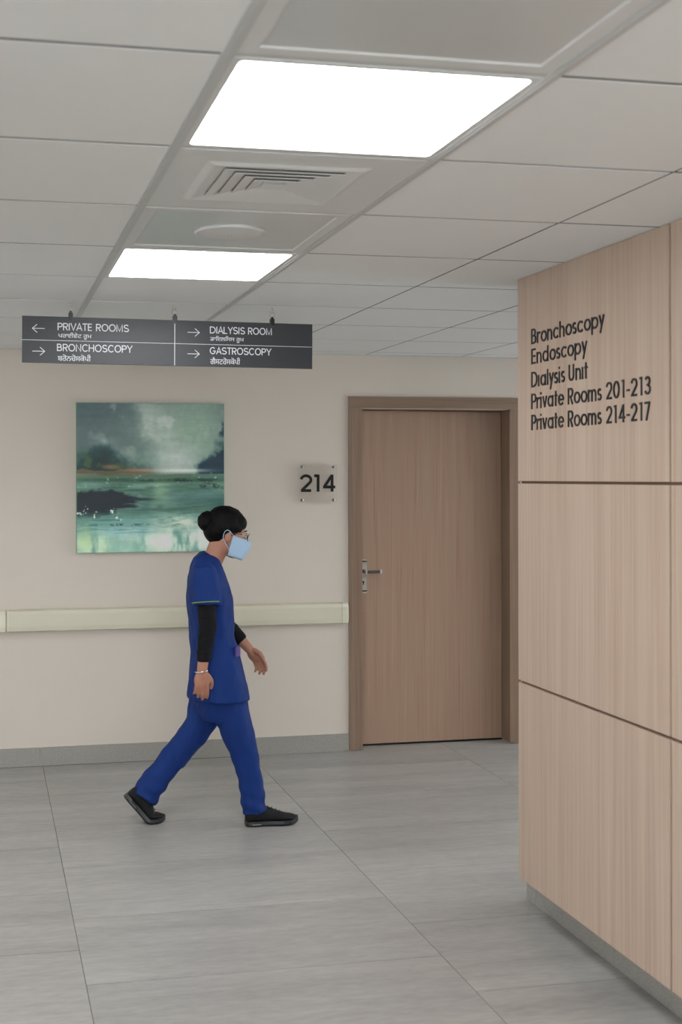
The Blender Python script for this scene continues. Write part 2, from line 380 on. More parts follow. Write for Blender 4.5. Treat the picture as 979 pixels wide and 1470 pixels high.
bm = bmesh.new(); rings(bm, [sq(.030, -.006), sq(.026, -.002), sq(.026, .002)]); mk('core_plate', bm, M['vent'], v)
# speaker panel and plain panel
def satin_panel(j, name, label, cat):
    o = tag(empty(name, (GX+.3, GT+.6*j+.3, CEIL)), label, cat)
    bm = bmesh.new(); h = .287; q = .255
    rings(bm, [sq(h, .013), sq(h, -.001), sq(q, -.001), sq(q-.003, .002)], False, False); mk('panel_frame', bm, M['vent'], o)
    bm = bmesh.new(); box(bm, -q+.002, q-.002, -q+.002, q-.002, .002, .012); mk('panel_face', bm, M['satin'], o)
    return o
sp = satin_panel(2, 'ceiling_speaker', 'round white speaker disc set in a smooth grey ceiling panel between vent and farther light', 'speaker')
def lathe(bm, prof, n=48):
    rings(bm, [[Vector((r*math.cos(2*PI*k/n), r*math.sin(2*PI*k/n), z)) for k in range(n)] for r, z in prof])
bm = bmesh.new(); lathe(bm, [(.104, .0025), (.106, -.003), (.100, -.008), (.094, -.006), (.09, -.0065), (.012, -.009), (.004, -.0095)]); mk('speaker_disc', bm, M['vent'], sp, True)
bm = bmesh.new(); tube(bm, [(0, 0, -.009), (0, 0, -.012)], .006); mk('centre_boss', bm, M['tbar'], sp)
satin_panel(-1, 'access_panel', 'smooth grey ceiling panel at the top edge, in front of the nearest light', 'ceiling panel')

# ================================================================ THINGS ON THE BACK WALL
# painting
px0, px1, pz0, pz1, dep = .5, 1.349, 1.196, 2.047, .03
p = tag(empty('painting', ((px0+px1)/2, WALL-.004, pz0)), 'square unframed abstract landscape canvas in teal, green and grey on the cream wall', 'painting')
bm = bmesh.new(); hw = (px1-px0)/2; hh = pz1-pz0; box(bm, -hw, hw, -dep, 0, 0, hh, bev=.003); mk('canvas', bm, M['canvas'], p)
def vnoise(U, V, sx, sy, seed, octv=5):
    r = np.random.default_rng(seed); out = 0; amp = 1; tot = 0
    for o_ in range(octv):
        nx, ny = max(2, int(sx*2**o_)), max(2, int(sy*2**o_)); G = r.random((ny+2, nx+2))
        xx, yy = U*nx, V*ny; xi, yi = xx.astype(int), yy.astype(int); fx, fy = xx-xi, yy-yi; fx = fx*fx*(3-2*fx); fy = fy*fy*(3-2*fy)
        a = G[yi, xi]*(1-fx)+G[yi, xi+1]*fx; b_ = G[yi+1, xi]*(1-fx)+G[yi+1, xi+1]*fx
        out = out+amp*(a*(1-fy)+b_*fy); tot += amp; amp *= .55
    return out/tot
def paint(U, V):
    A = lambda c: np.array(c, float)
    col = np.zeros(U.shape+(3,)); n1 = vnoise(U, V, 3, 3, 1); n2 = vnoise(U, V, 4, 14, 2); n3 = vnoise(U, V, 8, 9, 3); n4 = vnoise(U, V, 5, 46, 4); n5 = vnoise(U, V, 34, 34, 5); n6 = vnoise(U, V, 9, 3, 6); n7 = vnoise(U, V, 4, 4, 17)
    def put(c, m):
        nonlocal col; m = np.clip(m, 0, 1)[..., None]; col = col*(1-m)+A(c)*m
    def ss(a, b_, x): q_ = np.clip((x-a)/(b_-a), 0, 1); return q_*q_*(3-2*q_)
    g_ = lambda cx, cy, rx, ry: np.exp(-((U-cx)/rx)**2-((V-cy)/ry)**2)
    W = V+(n3-.5)*.05
    col[:] = A((106, 124, 120))
    put((70, 90, 92), g_(.08, .02, .42, .17)*1.2); put((92, 110, 110), g_(.1, .25, .25, .12)); put((158, 170, 162), g_(.42, .10, .16, .12)*.8*ss(.35, .6, n7)*1.5)
    put((150, 168, 152), g_(.62, .22, .26, .2)); put((132, 160, 138), g_(.82, .2, .16, .25)*.8); put((172, 184, 176), g_(.62, .38, .2, .09)*1.1); put((176, 188, 182), g_(.2, .26, .07, .03)*.8)
    put((84, 106, 104), ss(.5, .72, n1)*.65*(V < .45)*ss(.9, .4, U)); put((176, 184, 178), ss(.56, .74, n3)*g_(.5, .12, .4, .2)*.7); put((104, 134, 118), g_(.42, .40, .14, .08)*.8)
    # far bank
    top = .43-.15*np.exp(-((U-.2)/.12)**2)-.07*np.exp(-((U-.03)/.08)**2)-.03*np.exp(-((U-.4)/.08)**2)+(n3-.5)*.15+(n5-.5)*.05
    land = (V < .475)
    put((50, 84, 84), ss(-.05, .05, V-top)*land*ss(.60, .34, U)); put((34, 62, 62), ss(-.01, .09, V-top)*land*ss(.48, .24, U)*.95); put((24, 42, 48), ss(.06, .14, V-top+(n5-.5)*.1)*land*ss(.44, .2, U)*.9)
    put((58, 88, 56), land*g_(.06, .40, .10, .05)*ss(.35, .6, n5)*1.2); put((70, 92, 60), land*g_(.26, .43, .09, .025)*ss(.3, .6, n4))
    r = .99-.17*ss(.27, .44, V)+(n3-.5)*.16+(n5-.5)*.05
    put((46, 88, 84), ss(-.06, .02, U-r)*ss(.22, .3, V)*land*.8); put((24, 50, 66), ss(-.02, .03, U-r)*ss(.10, .14, V)*(1-g_(1.0, .24, .1, .025))*land*.97)
    put((112, 92, 66), ss(.445, .458, W)*ss(.50, .48, V)*ss(.62, .35, U)*.85); put((158, 108, 78), g_(.44, .449, .10, .009)); put((140, 96, 68), g_(.22, .425, .05, .012)*.8); put((196, 202, 190), g_(.70, .452, .17, .012)*1.1)
    # water
    wm = ss(.468, .482, V)
    base = A((84, 122, 106))+(n4-.5)[..., None]*A((90, 84, 74))+(n2-.5)[..., None]*A((50, 40, 50)); col = col*(1-wm[..., None])+base*wm[..., None]
    put((92, 98, 66), wm*g_(.3, .485, .5, .014)*.8); put((50, 88, 66), wm*g_(.5, .515, .7, .018)*ss(.35, .6, n4)*1.3); put((22, 52, 50), wm*g_(.72, .517, .3, .010)*ss(.42, .5, n5)*1.1); put((30, 56, 50), wm*g_(.9, .555, .1, .02)*ss(.48, .56, n5))
    put((104, 140, 132), wm*g_(.1, .545, .14, .015)); put((134, 166, 128), wm*g_(.56, .60, .05, .07)*.7); put((66, 106, 104), wm*g_(.85, .64, .25, .05)*.7); put((50, 82, 90), wm*g_(.55, .70, .3, .025)*ss(.4, .65, n2)); put((40, 84, 80), g_(.98, .68, .08, .04))
    put((28, 62, 62), wm*g_(.76, .58, .035, .03)*ss(.5, .58, n5))
    edge = .42-.22*np.abs((V-.655)/.09)**1.5+(n4-.5)*.30+(n6-.5)*.12+(n5-.5)*.05
    put((20, 34, 44), ss(-.02, .06, edge-U)*ss(.57, .60, V+(n5-.5)*.05)*ss(.79, .73, V+(n5-.5)*.12+(n6-.5)*.06)*.98); put((20, 34, 44), g_(.42, .645, .09, .010)*.9)
    put((26, 48, 46), g_(.12, .75, .12, .025)*ss(.42, .52, n5))
    low = ss(.70, .80, V+(n2-.5)*.1)
    put((104, 154, 144), low*.8); put((118, 168, 172), low*g_(.34, .86, .25, .05)*ss(.3, .55, n4)*1.2); put((56, 108, 100), low*ss(.54, .66, n4)*.85*ss(.93, .80, V)); put((40, 78, 80), g_(.3, .815, .25, .008)*ss(.45, .6, n5)); put((60, 84, 92), g_(.75, .80, .25, .02)*ss(.45, .6, n4))
    put((196, 208, 184), g_(.68, .80, .15, .045)*ss(.42, .58, n2)*1.1); put((202, 214, 190), g_(.66, .94, .30, .085)*ss(.25, .6, n6+(n3-.5)*.4)*1.3); put((182, 206, 170), g_(.1, .95, .14, .08)*ss(.3, .55, n6)*1.3); put((150, 182, 130), g_(.06, .90, .05, .08)*.6); put((124, 176, 156), g_(.34, .97, .12, .05)*.6)
    put((206, 214, 206), (V > .68)*(V < .79)*(U < .3)*ss(.72, .76, n5)*.8); put((170, 196, 176), (V > .46)*(V < .56)*ss(.70, .76, n5)*.5)
    put((96, 150, 132), g_(.97, .83, .08, .12)*.7)
    put((176, 190, 176), ss(.5, .8, n6)*ss(.78, .95, V)*ss(.15, .35, U)*.5); put((206, 214, 200), g_(.78, .90, .16, .10)*.9*ss(.3, .6, n6)); put((60, 100, 96), g_(.47, .70, .03, .03)*.7)
    k_ = 1+(n5-.5)*.10+(n4-.5)*.10; return np.clip(col*k_[..., None], 0, 255)
R_ = 260; U, V = np.meshgrid(np.linspace(0, 1, R_), np.linspace(0, 1, R_)); col = paint(U*.999, V*.999)/255
lin = np.where(col <= .04045, col/12.92, ((col+.055)/1.055)**2.4); lin = lin*.88+lin.mean(-1, keepdims=True)*.12; lin = np.clip(lin**1.08*1.5, 0, .8)
vs = np.stack([(U-.5)*(2*hw-.004), np.full_like(U, -dep-.0008), hh-.002-V*(hh-.004)], -1).reshape(-1, 3)
idx = np.arange(R_*R_).reshape(R_, R_); fs = np.stack([idx[1:, :-1], idx[1:, 1:], idx[:-1, 1:], idx[:-1, :-1]], -1).reshape(-1, 4)
me = bpy.data.meshes.new('painted_face'); me.from_pydata(vs.tolist(), [], fs.tolist())
ca = me.color_attributes.new('paint', 'FLOAT_COLOR', 'POINT'); ca.data.foreach_set('color', np.concatenate([lin.reshape(-1, 3), np.ones((R_*R_, 1))], 1).ravel())
m, t, b = newmat('oil_paint'); a = N(t, 'ShaderNodeVertexColor', layer_name='paint'); t.links.new(a.outputs[0], b.inputs['Base Color']); b.inputs['Roughness'].default_value = .55
bp = N(t, 'ShaderNodeBump', Strength=.3, Distance=.001); nn = N(t, 'ShaderNodeTexNoise', Scale=90.0); t.links.new(nn.outputs[0], bp.inputs['Height']); t.links.new(bp.outputs[0], b.inputs['Normal'])
mko('painted_face', me, m, p)

# crash rail: two lengths with a joint at the left
def crash(x0, x1, label):
    o = tag(empty('handrail', ((x0+x1)/2, WALL, .76)), label, 'handrail', None)
    L = (x1-x0)/2; prof = [(-.0, .008), (-.030, .0), (-.052, .006), (-.056, .03), (-.056, .098), (-.050, .118), (-.03, .126), (0, .12)]
    for nm, a, b_, mm, gr in (('cover', -L+.012, L-.04, 'rail', 0), ('end_cap', L-.039, L, 'railcap', .0008), ('end_cap', -L, -L+.0115, 'railcap', .0008)):
        bm = bmesh.new(); cz = .063
        sec = lambda X, k=1: [Vector((X, y_*k-(gr if y_ else 0), cz+(z_-cz)*(1+gr*8)*(k if k < 1 else 1))) for y_, z_ in prof]
        rs = [sec(a), sec(b_)]
        if nm == 'end_cap' and a > 0: rs = [sec(a), sec(b_-.008), sec(b_-.002, .96), sec(b_, .88)]
        rings(bm, rs); mk(nm, bm, M[mm], o)
    return o
crash(.112, 2.09, 'long cream vinyl crash rail on the wall, running behind the person to the door')
crash(XL+.3, .110, 'end of another cream crash rail at the left edge, beyond the joint')

# ---------------------------------------------------------------- monoline letters
def arc(cx, cy, rx, ry, a0, a1, n=14): return [(cx+rx*math.cos(math.radians(a0+(a1-a0)*k/n)), cy+ry*math.sin(math.radians(a0+(a1-a0)*k/n))) for k in range(n+1)]
O_ = arc(.36, .36, .295, .295, 0, 360, 26)
bow = lambda y0, y1, x, rx: [(.065, y1), (x, y1)] + arc(x, (y0+y1)/2, rx, (y1-y0)/2, 90, -90)[1:] + [(.065, y0)]
GL = {
 'B': ([[(.065, 0), (.065, 1)], bow(.53, .935, .3, .2), bow(.065, .53, .33, .235)], .66),
 'r': ([[(.065, 0), (.065, .72)], arc(.30, .40, .235, .25, 180, 62)], .42), 'o': ([O_], .72),
 'n': ([[(.065, 0), (.065, .72)], arc(.3, .40, .235, .255, 180, 0)+[(.535, 0)]], .66),
 'c': ([arc(.36, .36, .295, .295, 45, 315, 20)], .66), 'h': ([[(.065, 0), (.065, 1)], arc(.3, .40, .235, .255, 180, 0)+[(.535, 0)]], .66),
 's': ([arc(.22, .507, .15, .15, 35, 270)+arc(.22, .211, .165, .146, 90, -145)[1:]], .47), 'p': ([[(.065, -.3), (.065, .72)], O_], .74),
 'y': ([[(.03, .72), (.26, .08)], [(.49, .72), (.12, -.3)]], .54), 'E': ([[(.065, 0), (.065, 1)], [(.065, .935), (.5, .935)], [(.065, .51), (.47, .51)], [(.065, .065), (.5, .065)]], .6),
 'd': ([O_, [(.655, 0), (.655, 1)]], .8), 'D': ([[(.065, 0), (.065, 1)], bow(.065, .935, .3, .44)], .84),
 'i': ([[(.065, 0), (.065, .72)], [(.065, .86), (.065, 1)]], .22), '!': ([[(.065, 0), (.065, .72)]], .22), 'a': ([O_, [(.655, 0), (.655, .72)]], .8),
 'l': ([[(.065, 0), (.065, 1)]], .22), 'U': ([[(.065, 1), (.065, .32)]+arc(.32, .32, .255, .255, 180, 360)[1:]+[(.575, 1)]], .74),
 't': ([[(.15, 0), (.15, .95)], [(0, .655), (.32, .655)]], .36), 'P': ([[(.065, 0), (.065, 1)], bow(.465, .935, .33, .235)], .62),
 'v': ([[(.03, .72), (.25, .03)], [(.49, .72), (.27, .03)]], .56), 'e': ([arc(.36, .36, .295, .295, 0, 318, 22), [(.065, .36), (.655, .36)]], .74),
 'R': ([[(.065, 0), (.065, 1)], bow(.465, .935, .33, .235), [(.3, .465), (.55, 0)]], .64),
 'm': ([[(.065, 0), (.065, .72)], arc(.265, .42, .2, .235, 180, 0)+[(.465, 0)], arc(.665, .42, .2, .235, 180, 0)+[(.865, 0)]], .98),
 '2': ([arc(.31, .69, .25, .245, 172, -38, 18)+[(.09, .065)], [(.05, .065), (.57, .065)]], .66), '0': ([arc(.33, .5, .26, .435, 0, 360, 28)], .7),
 '1': ([[(.27, 0), (.27, 1)], [(.1, .93), (.27, .935)]], .46), '3': ([arc(.3, .725, .2, .21, 150, -90)+arc(.3, .29, .235, .225, 90, -155)[1:]], .64),
 '4': ([[(.5, 0), (.5, 1)], [(.48, .95), (.1, .27)], [(.04, .27), (.66, .27)]], .7), '7': ([[(.05, .935), (.54, .935)], [(.5, .92), (.2, 0)]], .6),
 'A': ([[(.02, 0), (.34, 1), (.66, 0)], [(.13, .33), (.55, .33)]], .68), 'C': ([arc(.4, .5, .34, .45, 42, 318, 24)], .76), 'G': ([arc(.4, .5, .34, .45, 42, 340, 24)+[(.73, .46), (.43, .46)]], .84),
 'H': ([[(.07, 0), (.07, 1)], [(.62, 0), (.62, 1)], [(.07, .52), (.62, .52)]], .72), 'I': ([[(.07, 0), (.07, 1)]], .2), 'L': ([[(.07, 1), (.07, .055), (.5, .055)]], .56),
 'M': ([[(.07, 0), (.07, .98), (.41, .06), (.75, .98), (.75, 0)]], .86), 'N': ([[(.07, 0), (.07, .97), (.62, .03), (.62, 1)]], .74), 'O': ([arc(.42, .5, .36, .45, 0, 360, 32)], .86),
 'S': ([arc(.33, .725, .25, .225, 25, 250, 14)+[(.38, .49)]+arc(.34, .27, .27, .22, 70, -160, 14)], .68), 'T': ([[(.3, 0), (.3, .95)], [(0, .945), (.6, .945)]], .6),
 'V': ([[(.02, 1), (.33, .03), (.64, 1)]], .66), 'Y': ([[(.02, 1), (.33, .45), (.64, 1)], [(.33, .47), (.33, 0)]], .66), '-': ([[(.05, .38), (.32, .38)]], .38), ' ': ([], .3)}
RB = [0]
def ribbon(bm, pts, th, depth, M4, sx, sy):
    RB[0] = (RB[0]+1) % 5; depth = depth*(1+.05*RB[0])
    P = [Vector((x*sx, y*sy)) for x, y in pts]; closed = (P[0]-P[-1]).length < 1e-6; 
    if closed: P = P[:-1]
    n = len(P); L, R = [], []
    for i in range(n):
        a = P[i-1] if (i or closed) else None; b_ = P[(i+1) % n] if (i < n-1 or closed) else None
        d1 = (P[i]-a).normalized() if a is not None else None; d2 = (b_-P[i]).normalized() if b_ is not None else None
        if d1 is None: d1 = d2
        if d2 is None: d2 = d1
        nn = (Vector((-d1.y, d1.x))+Vector((-d2.y, d2.x))); nn.normalize(); k = min(1/max(.35, nn.dot(Vector((-d1.y, d1.x)))), 1.6)
        L.append(P[i]+nn*k*th/2); R.append(P[i]-nn*k*th/2)
    mkv = lambda q, z: bm.verts.new(M4 @ Vector((q.x, q.y, z)))
    lf = [mkv(q, depth) for q in L]; rf = [mkv(q, depth) for q in R]; lb = [mkv(q, 0) for q in L]; rb = [mkv(q, 0) for q in R]
    for i in range(n if closed else n-1):
        j = (i+1) % n
        bm.faces.new((lf[i], rf[i], rf[j], lf[j])); bm.faces.new((lb[i], lf[i], lf[j], lb[j])); bm.faces.new((rf[i], rb[i], rb[j], rf[j]))
    if not closed:
        bm.faces.new((lf[0], lb[0], rb[0], rf[0])); bm.faces.new((lf[-1], rf[-1], rb[-1], lb[-1]))
def word(text, parent, m, cap, length, th, depth, M4, nat=False):
    tot = sum(GL[c][1]+.09 for c in text); last = {'y': .03, '3': .1, '7': .05, 't': .03, '4': .04}.get(text[-1], .1); sx = length/(tot-.09-last); x = 0
    for c in text:
        st, adv = GL[c]
        if st:
            bm = bmesh.new()
            for s in st: ribbon(bm, s, th, depth, Matrix.Translation((x, 0, 0)), sx, cap)
            o = mk('letter', bm, m, parent); o.matrix_parent_inverse = Matrix.Identity(4); o.matrix_local = M4
        x += (adv+.09)*sx
# lettering on the panelled wall
lines = [('Bronchoscopy', 494.7, .53), ('Endoscopy', 523.3, .415), ('D!alysis Un!t', 556.3, .42), ('Private Rooms 201-213', 587.5, .805), ('Private Rooms 214-217', 618, .805)]
MR = Matrix(((0, 0, -1, 0), (-1, 0, 0, 0), (0, 1, 0, 0), (0, 0, 0, 1)))
zb = [2.0955, 2.0240, 1.9415, 1.8640, 1.7885]
for (tx, _, ln), z in zip(lines, zb):
    real = tx.replace('!', 'i'); place = {0: 'topmost of the five lines', 1: 'second of the five lines', 2: 'middle line, two dots missing', 3: 'fourth of the five lines', 4: 'lowest of the five lines'}[zb.index(z)]
    o = tag(empty('wall_lettering', (PX, 4.118, z)), 'black raised letters reading %s on the wood wall, %s' % (real, place), 'lettering', 'directory lettering on the wood wall')
    word(tx, o, M['letter'], .0555, ln, .0068, .0028, MR)
# room number plate on four standoffs
q = tag(empty('room_number_plate', (1.908, WALL, 1.47)), 'clear acrylic room number plate with black 214 beside the wooden door', 'sign')
boxo('plate', M['glass'], q, -.116, .116, -.024, -.019, 0, .229, bev=.001)
for sx in (-1, 1):
    for z in (.018, .213):
        bm = bmesh.new(); tube(bm, [(sx*.096, 0, z), (sx*.096, -.0185, z)], .005, 14); tube(bm, [(sx*.096, -.0245, z), (sx*.096, -.029, z), (sx*.096, -.031, z)], [.009, .009, .006], 16); mk('standoff', bm, M['chrome'], q)
MF = Matrix(((1, 0, 0, 0), (0, 0, -1, -.0245), (0, 1, 0, .067), (0, 0, 0, 1)))
for c, x, kx in (('2', -.106, .118), ('1', -.034, .14), ('4', .029, .12)):
    bm = bmesh.new()
    for s in GL[c][0]: ribbon(bm, s, .0165, .002, Matrix.Identity(4), kx, .100)
    o = mk('digit', bm, M['black'], q); o.matrix_local = Matrix.Translation((x, 0, 0)) @ MF

# ================================================================ HANGING SIGN
ST = 5.085
sg = tag(empty('hanging_sign', (.146, ST, 2.281)), 'long dark grey hanging direction sign with white arrows and bilingual lettering', 'sign')
SW, SH = 1.218, .190
bm = bmesh.new(); box(bm, 0, SW, 0, .012, -SH, 0, bev=.001); mk('board', bm, M['sign'], sg)
bm = bmesh.new(); box(bm, 0, SW, -.0008, .0002, -.0985, -.0965); mk('divider_line', bm, M['white'], sg)
bm = bmesh.new(); box(bm, .6245, .6275, -.0008, .0002, -SH+.002, -.010); mk('divider_line', bm, M['white'], sg)
def text(tx, parent, u, vbase, width, height, rows=64, grow=.010):
    """fill the outlines of a line of type row by row (non-zero winding, so overlapping outlines stay solid)"""
    cu = bpy.data.curves.new('t', 'FONT'); cu.body = tx; cu.size = 1
    t_ = bpy.data.objects.new('t', cu); C.objects.link(t_); dg = bpy.context.evaluated_depsgraph_get(); cv = t_.evaluated_get(dg).to_curve(dg); segs = []
    for sp in cv.splines:
        bp_ = sp.bezier_points; pl = []
        for k in range(len(bp_)):
            p0, p3 = bp_[k], bp_[(k+1) % len(bp_)]; a0, a1, a2, a3 = p0.co, p0.handle_right, p3.handle_left, p3.co
            for q in range(6): f_ = q/6; pl.append(a0*(1-f_)**3+a1*3*f_*(1-f_)**2+a2*3*f_*f_*(1-f_)+a3*f_**3)
        if not bp_: pl = [Vector(p_.co[:3]) for p_ in sp.points]
        segs += [(pl[k].x, pl[k].y, pl[(k+1) % len(pl)].x, pl[(k+1) % len(pl)].y) for k in range(len(pl))]
    bpy.data.objects.remove(t_)
    A_s = np.array(segs); x0, x1, y0, y1 = A_s[:, [0, 2]].min(), A_s[:, [0, 2]].max(), A_s[:, [1, 3]].min(), A_s[:, [1, 3]].max()
    bm = bmesh.new(); dy = (y1-y0)/rows; X = lambda v: u+(v-x0)/(x1-x0)*width; Z = lambda v: vbase+(v-y0)/(y1-y0)*height
    for r_ in range(rows):
        y = y0+(r_+.5)*dy; hit = sorted((xa+(y-ya)/(yb-ya)*(xb-xa), 1 if yb > ya else -1) for xa, ya, xb, yb in segs if (ya <= y) != (yb <= y)); wn = 0; runs = []
        for x_, d_ in hit:
            if wn == 0: st = x_
            wn += d_
            if wn == 0:
                if runs and st-grow <= runs[-1][1]: runs[-1][1] = x_+grow
                else: runs.append([st-grow, x_+grow])
        for a_, b_ in runs: bm.faces.new([bm.verts.new((X(p_), -.0009, Z(q_))) for p_, q_ in ((a_, y-dy/2), (b_, y-dy/2), (b_, y+dy/2), (a_, y+dy/2))])
    mk('lettering', bm, M['white'], parent)
def capline(tx, u, vb, width, cap):
    tot = sum(GL[c][1]+.05 for c in tx)-.05-.06; k = width/tot; x = u-.05*k; bm = bmesh.new(); m4 = Matrix(((1, 0, 0, 0), (0, 0, -1, -.0003), (0, 1, 0, vb), (0, 0, 0, 1)))
    for c in tx:
        for st in GL[c][0]: ribbon(bm, [(p_[0]+x/k, p_[1]) for p_ in st], .0038, .0006, m4, k, cap)
        x += (GL[c][1]+.05)*k
    mk('lettering', bm, M['white'], sg)
capline('PRIVATE ROOMS', .144, -.0550, .291, .0300); capline('BRONCHOSCOPY', .142, -.1405, .307, .0300)
capline('DIALYSIS ROOM', .776, -.0510, .266, .0290); capline('GASTROSCOPY', .776, -.1375, .262, .0290)
# Gurmukhi in visual order (the short i sign stands before its consonant)
text('\u0a2a\u0a30\u0a3e\u0a08\u0a35\u0a47\u0a1f \u0a30\u0a42\u0a2e', sg, .145, -.0915, .136, .0275)
text('\u0a2c\u0a30\u0a4b\u0a28\u0a1a\u0a4b\u0a38\u0a15\u0a4b\u0a2a\u0a40', sg, .144, -.1800, .134, .0275)
text('\u0a21\u0a3e\u0a07\u0a32\u0a3f\u0a38\u0a38 \u0a30\u0a42\u0a2e', sg, .776, -.0880, .144, .0275)
text('\u0a17\u0a48\u0a38\u0a1f\u0a30\u0a4b\u0a38\u0a15\u0a4b\u0a2a\u0a40', sg, .777, -.1790, .127, .0290)
for u, v_, dr in ((.041, -.050, -1), (.041, -.143, 1), (.680, -.049, 1), (.680, -.1385, 1)):
    bm = bmesh.new(); L = .050; m4 = Matrix(((1, 0, 0, u), (0, 0, -1, -.0003), (0, 1, 0, v_), (0, 0, 0, 1)))
    tip = L if dr > 0 else 0; tail = 0 if dr > 0 else L
    ribbon(bm, [(tail, 0), (tip, 0)], .0026, .0006, m4, 1, 1); ribbon(bm, [(tip-dr*.019, .0165), (tip, 0), (tip-dr*.019, -.0165)], .0026, .0006, m4, 1, 1); mk('arrow', bm, M['white'], sg)
for u in (.196, .627, 1.043):
    bm = bmesh.new(); box(bm, u-.009, u+.009, -.004, .016, -.014, .018, bev=.002); box(bm, u-.005, u+.005, 0, .012, .016, .026, bev=.002); cl = mk('clip', bm, M['black'], sg)
    bm = bmesh.new(); tube(bm, [(u+.011*math.sin(a), .006, .034+.013*math.cos(a)) for a in [2*PI*k/16 for k in range(17)]], .0017, 8); mk('ring', bm, M['steel'], cl)
    bm = bmesh.new(); tube(bm, [(u-.008, .0065, .055), (u-.007, .006, .047), (u, .006, .043), (u+.007, .006, .048), (u+.005, .006, .056), (u, .006, .060), (u, .006, .0695)], .0016, 8); mk('hook', bm, M['steel'], cl)
sg.rotation_euler = (0, .0062, 0)

# ================================================================ THE WALKING PERSON
T0 = 5.70
nurse = tag(empty('person', (1.05, T0, 0)), 'person in blue scrubs and light blue face mask walking right past the painting', 'person')
off = Matrix.Translation(-Vector(nurse.location))
def A_(px, py, dy=0): return at(px, py, T0+dy)
def fin(o): o.data.transform(off); return o
# head frame: looks to the right and a little down
HT = math.radians(14); hf = Vector((math.cos(HT), 0, -math.sin(HT))); hu = Vector((math.sin(HT), 0, math.cos(HT))); hs = Vector((0, 1, 0))
HC = A_(326, 764); HR = Matrix((hf, hs, hu)).transposed()
H_ = lambda x, y, z: HC + hf*x + hs*y + hu*z
body = bmesh.new()
ell(body, H_(-.012, 0, .030), (.092, .072, .082), HR); ell(body, H_(.022, 0, -.028), (.066, .060, .082), HR); ell(body, H_(.05, 0, -.088), (.036, .034, .026), HR)
ell(body, H_(.056, 0, .020), (.026, .05, .018), HR); ell(body, H_(.040, .026, -.026), (.030, .028, .028), HR); ell(body, H_(.040, -.026, -.026), (.030, .028, .028), HR)
cap_(body, H_(.086, 0, -.006), H_(.108, 0, -.044), .008, .0125); ell(body, H_(.098, .011, -.047), (.011, .008, .008), HR); ell(body, H_(.098, -.011, -.047), (.011, .008, .008), HR)
for s in (-1, 1):
    ell(body, H_(-.006, s*.072, -.018), (.017, .009, .031), HR @ Quaternion((0, 0, 1), s*.35).to_matrix()); cap_(body, H_(0, s*.02, -.07), H_(.055, s*.025, -.082), .03, .02)
ell(body, H_(.083, 0, -.068), (.012, .022, .006), HR); ell(body, H_(.081, 0, -.079), (.012, .019, .006), HR)
NB = A_(299, 822)
chain(body, [H_(-.018, 0, -.04), A_(306, 803), NB], [.050, .048, .050])
# torso
tor = [(298, 826, .07, .105), (302, 850, .092, .145), (303, 880, .088, .135), (306, 915, .082, .120), (309, 945, .095, .145), (310, 970, .105, .155), (311, 992, .1, .15)]
def oval(c, rx, ry, n=36, tilt=0, p=2.3, hxy=0):
    out = []
    for k in range(n):
        a = 2*PI*k/n; ca, sa = math.cos(a), math.sin(a)
        x = rx*math.copysign(abs(ca)**(2/p), ca); y = ry*math.copysign(abs(sa)**(2/p), sa)
        out.append(c + Vector((x*math.cos(tilt), y, x*math.sin(tilt))))
    return out
rings(body, [oval(A_(x_, y_), a*.78, b_*.82) for x_, y_, a, b_ in tor])
# limbs   (near = towards the camera)
nS, nE, nW = A_(294, 824, -.148), A_(298, 900, -.185), A_(290, 962, -.205)
fS, fE, fW = A_(303, 826, .148), A_(322, 893, .185), A_(357, 931, .135)
chain(body, [nS, nE, nW], [.040, .034, .024]); chain(body, [fS, fE, fW], [.040, .034, .023])
nH, nK, nA = A_(318, 965, -.07), A_(347, 1072, -.08), A_(362, 1160, -.08)
fH, fK, fA = A_(312, 965, .07), A_(271, 1062, .08), A_(205, 1138, .07)
chain(body, [nH, nK, nA], [.066, .044, .032]); chain(body, [fH, fK, fA], [.056, .044, .032])
chain(body, [nA, nA+Vector((.02, 0, -.03)), nA+Vector((.10, 0, -.035))], [.032, .028, .016]); chain(body, [fA, fA+Vector((.006, 0, -.03)), fA+Vector((.03, 0, -.062))], [.032, .028, .020])
def hand(wrist, dirv, thumb_side, palm_n, curl):
    d_ = dirv.normalized(); s_ = (thumb_side - d_*thumb_side.dot(d_)).normalized(); n_ = palm_n
    Rm = Matrix((d_, s_, n_)).transposed()
    ell(body, wrist + d_*.045, (.046, .037, .015), Rm, 18); cap_(body, wrist-d_*.01, wrist+d_*.03, .023, .02)
    for k, (o_, ln, r_) in enumerate(((.027, .068, .0088), (.009, .076, .0092), (-.009, .070, .0088), (-.026, .056, .0078))):
        p_ = wrist + d_*(.078-.004*abs(k-1.2)) + s_*o_; a = curl*(.5+.12*k); pts = [wrist+d_*.05+s_*o_*.8, p_]
        for sg_ in (.45, .3, .25):
            p_ = p_ + (d_*math.cos(a) + n_*math.sin(a))*ln*sg_ + s_*o_*.05; pts.append(p_); a += curl*(.8+.08*k)
        chain(body, pts, [r_+.001, r_+.0005, r_, r_*.93, r_*.82])
    b_ = wrist + d_*.022 + s_*.024
    chain(body, [b_, b_+d_*.024+s_*.02+n_*.008, b_+d_*.046+s_*.026+n_*.018, b_+d_*.064+s_*.024+n_*.026], [.0125, .011, .0098, .008])
hand(nW, Vector((-.02, 0, -1)), Vector((1, 0, 0)), Vector((0, 1, 0)), .42)
hand(fW, Vector((.62, -.05, -.78)), Vector((.5, -.6, .3)), Vector((-.55, -.7, -.4)).normalized(), .5)
fin(organic('body', body, M['skin'], nurse, .0042, 5))

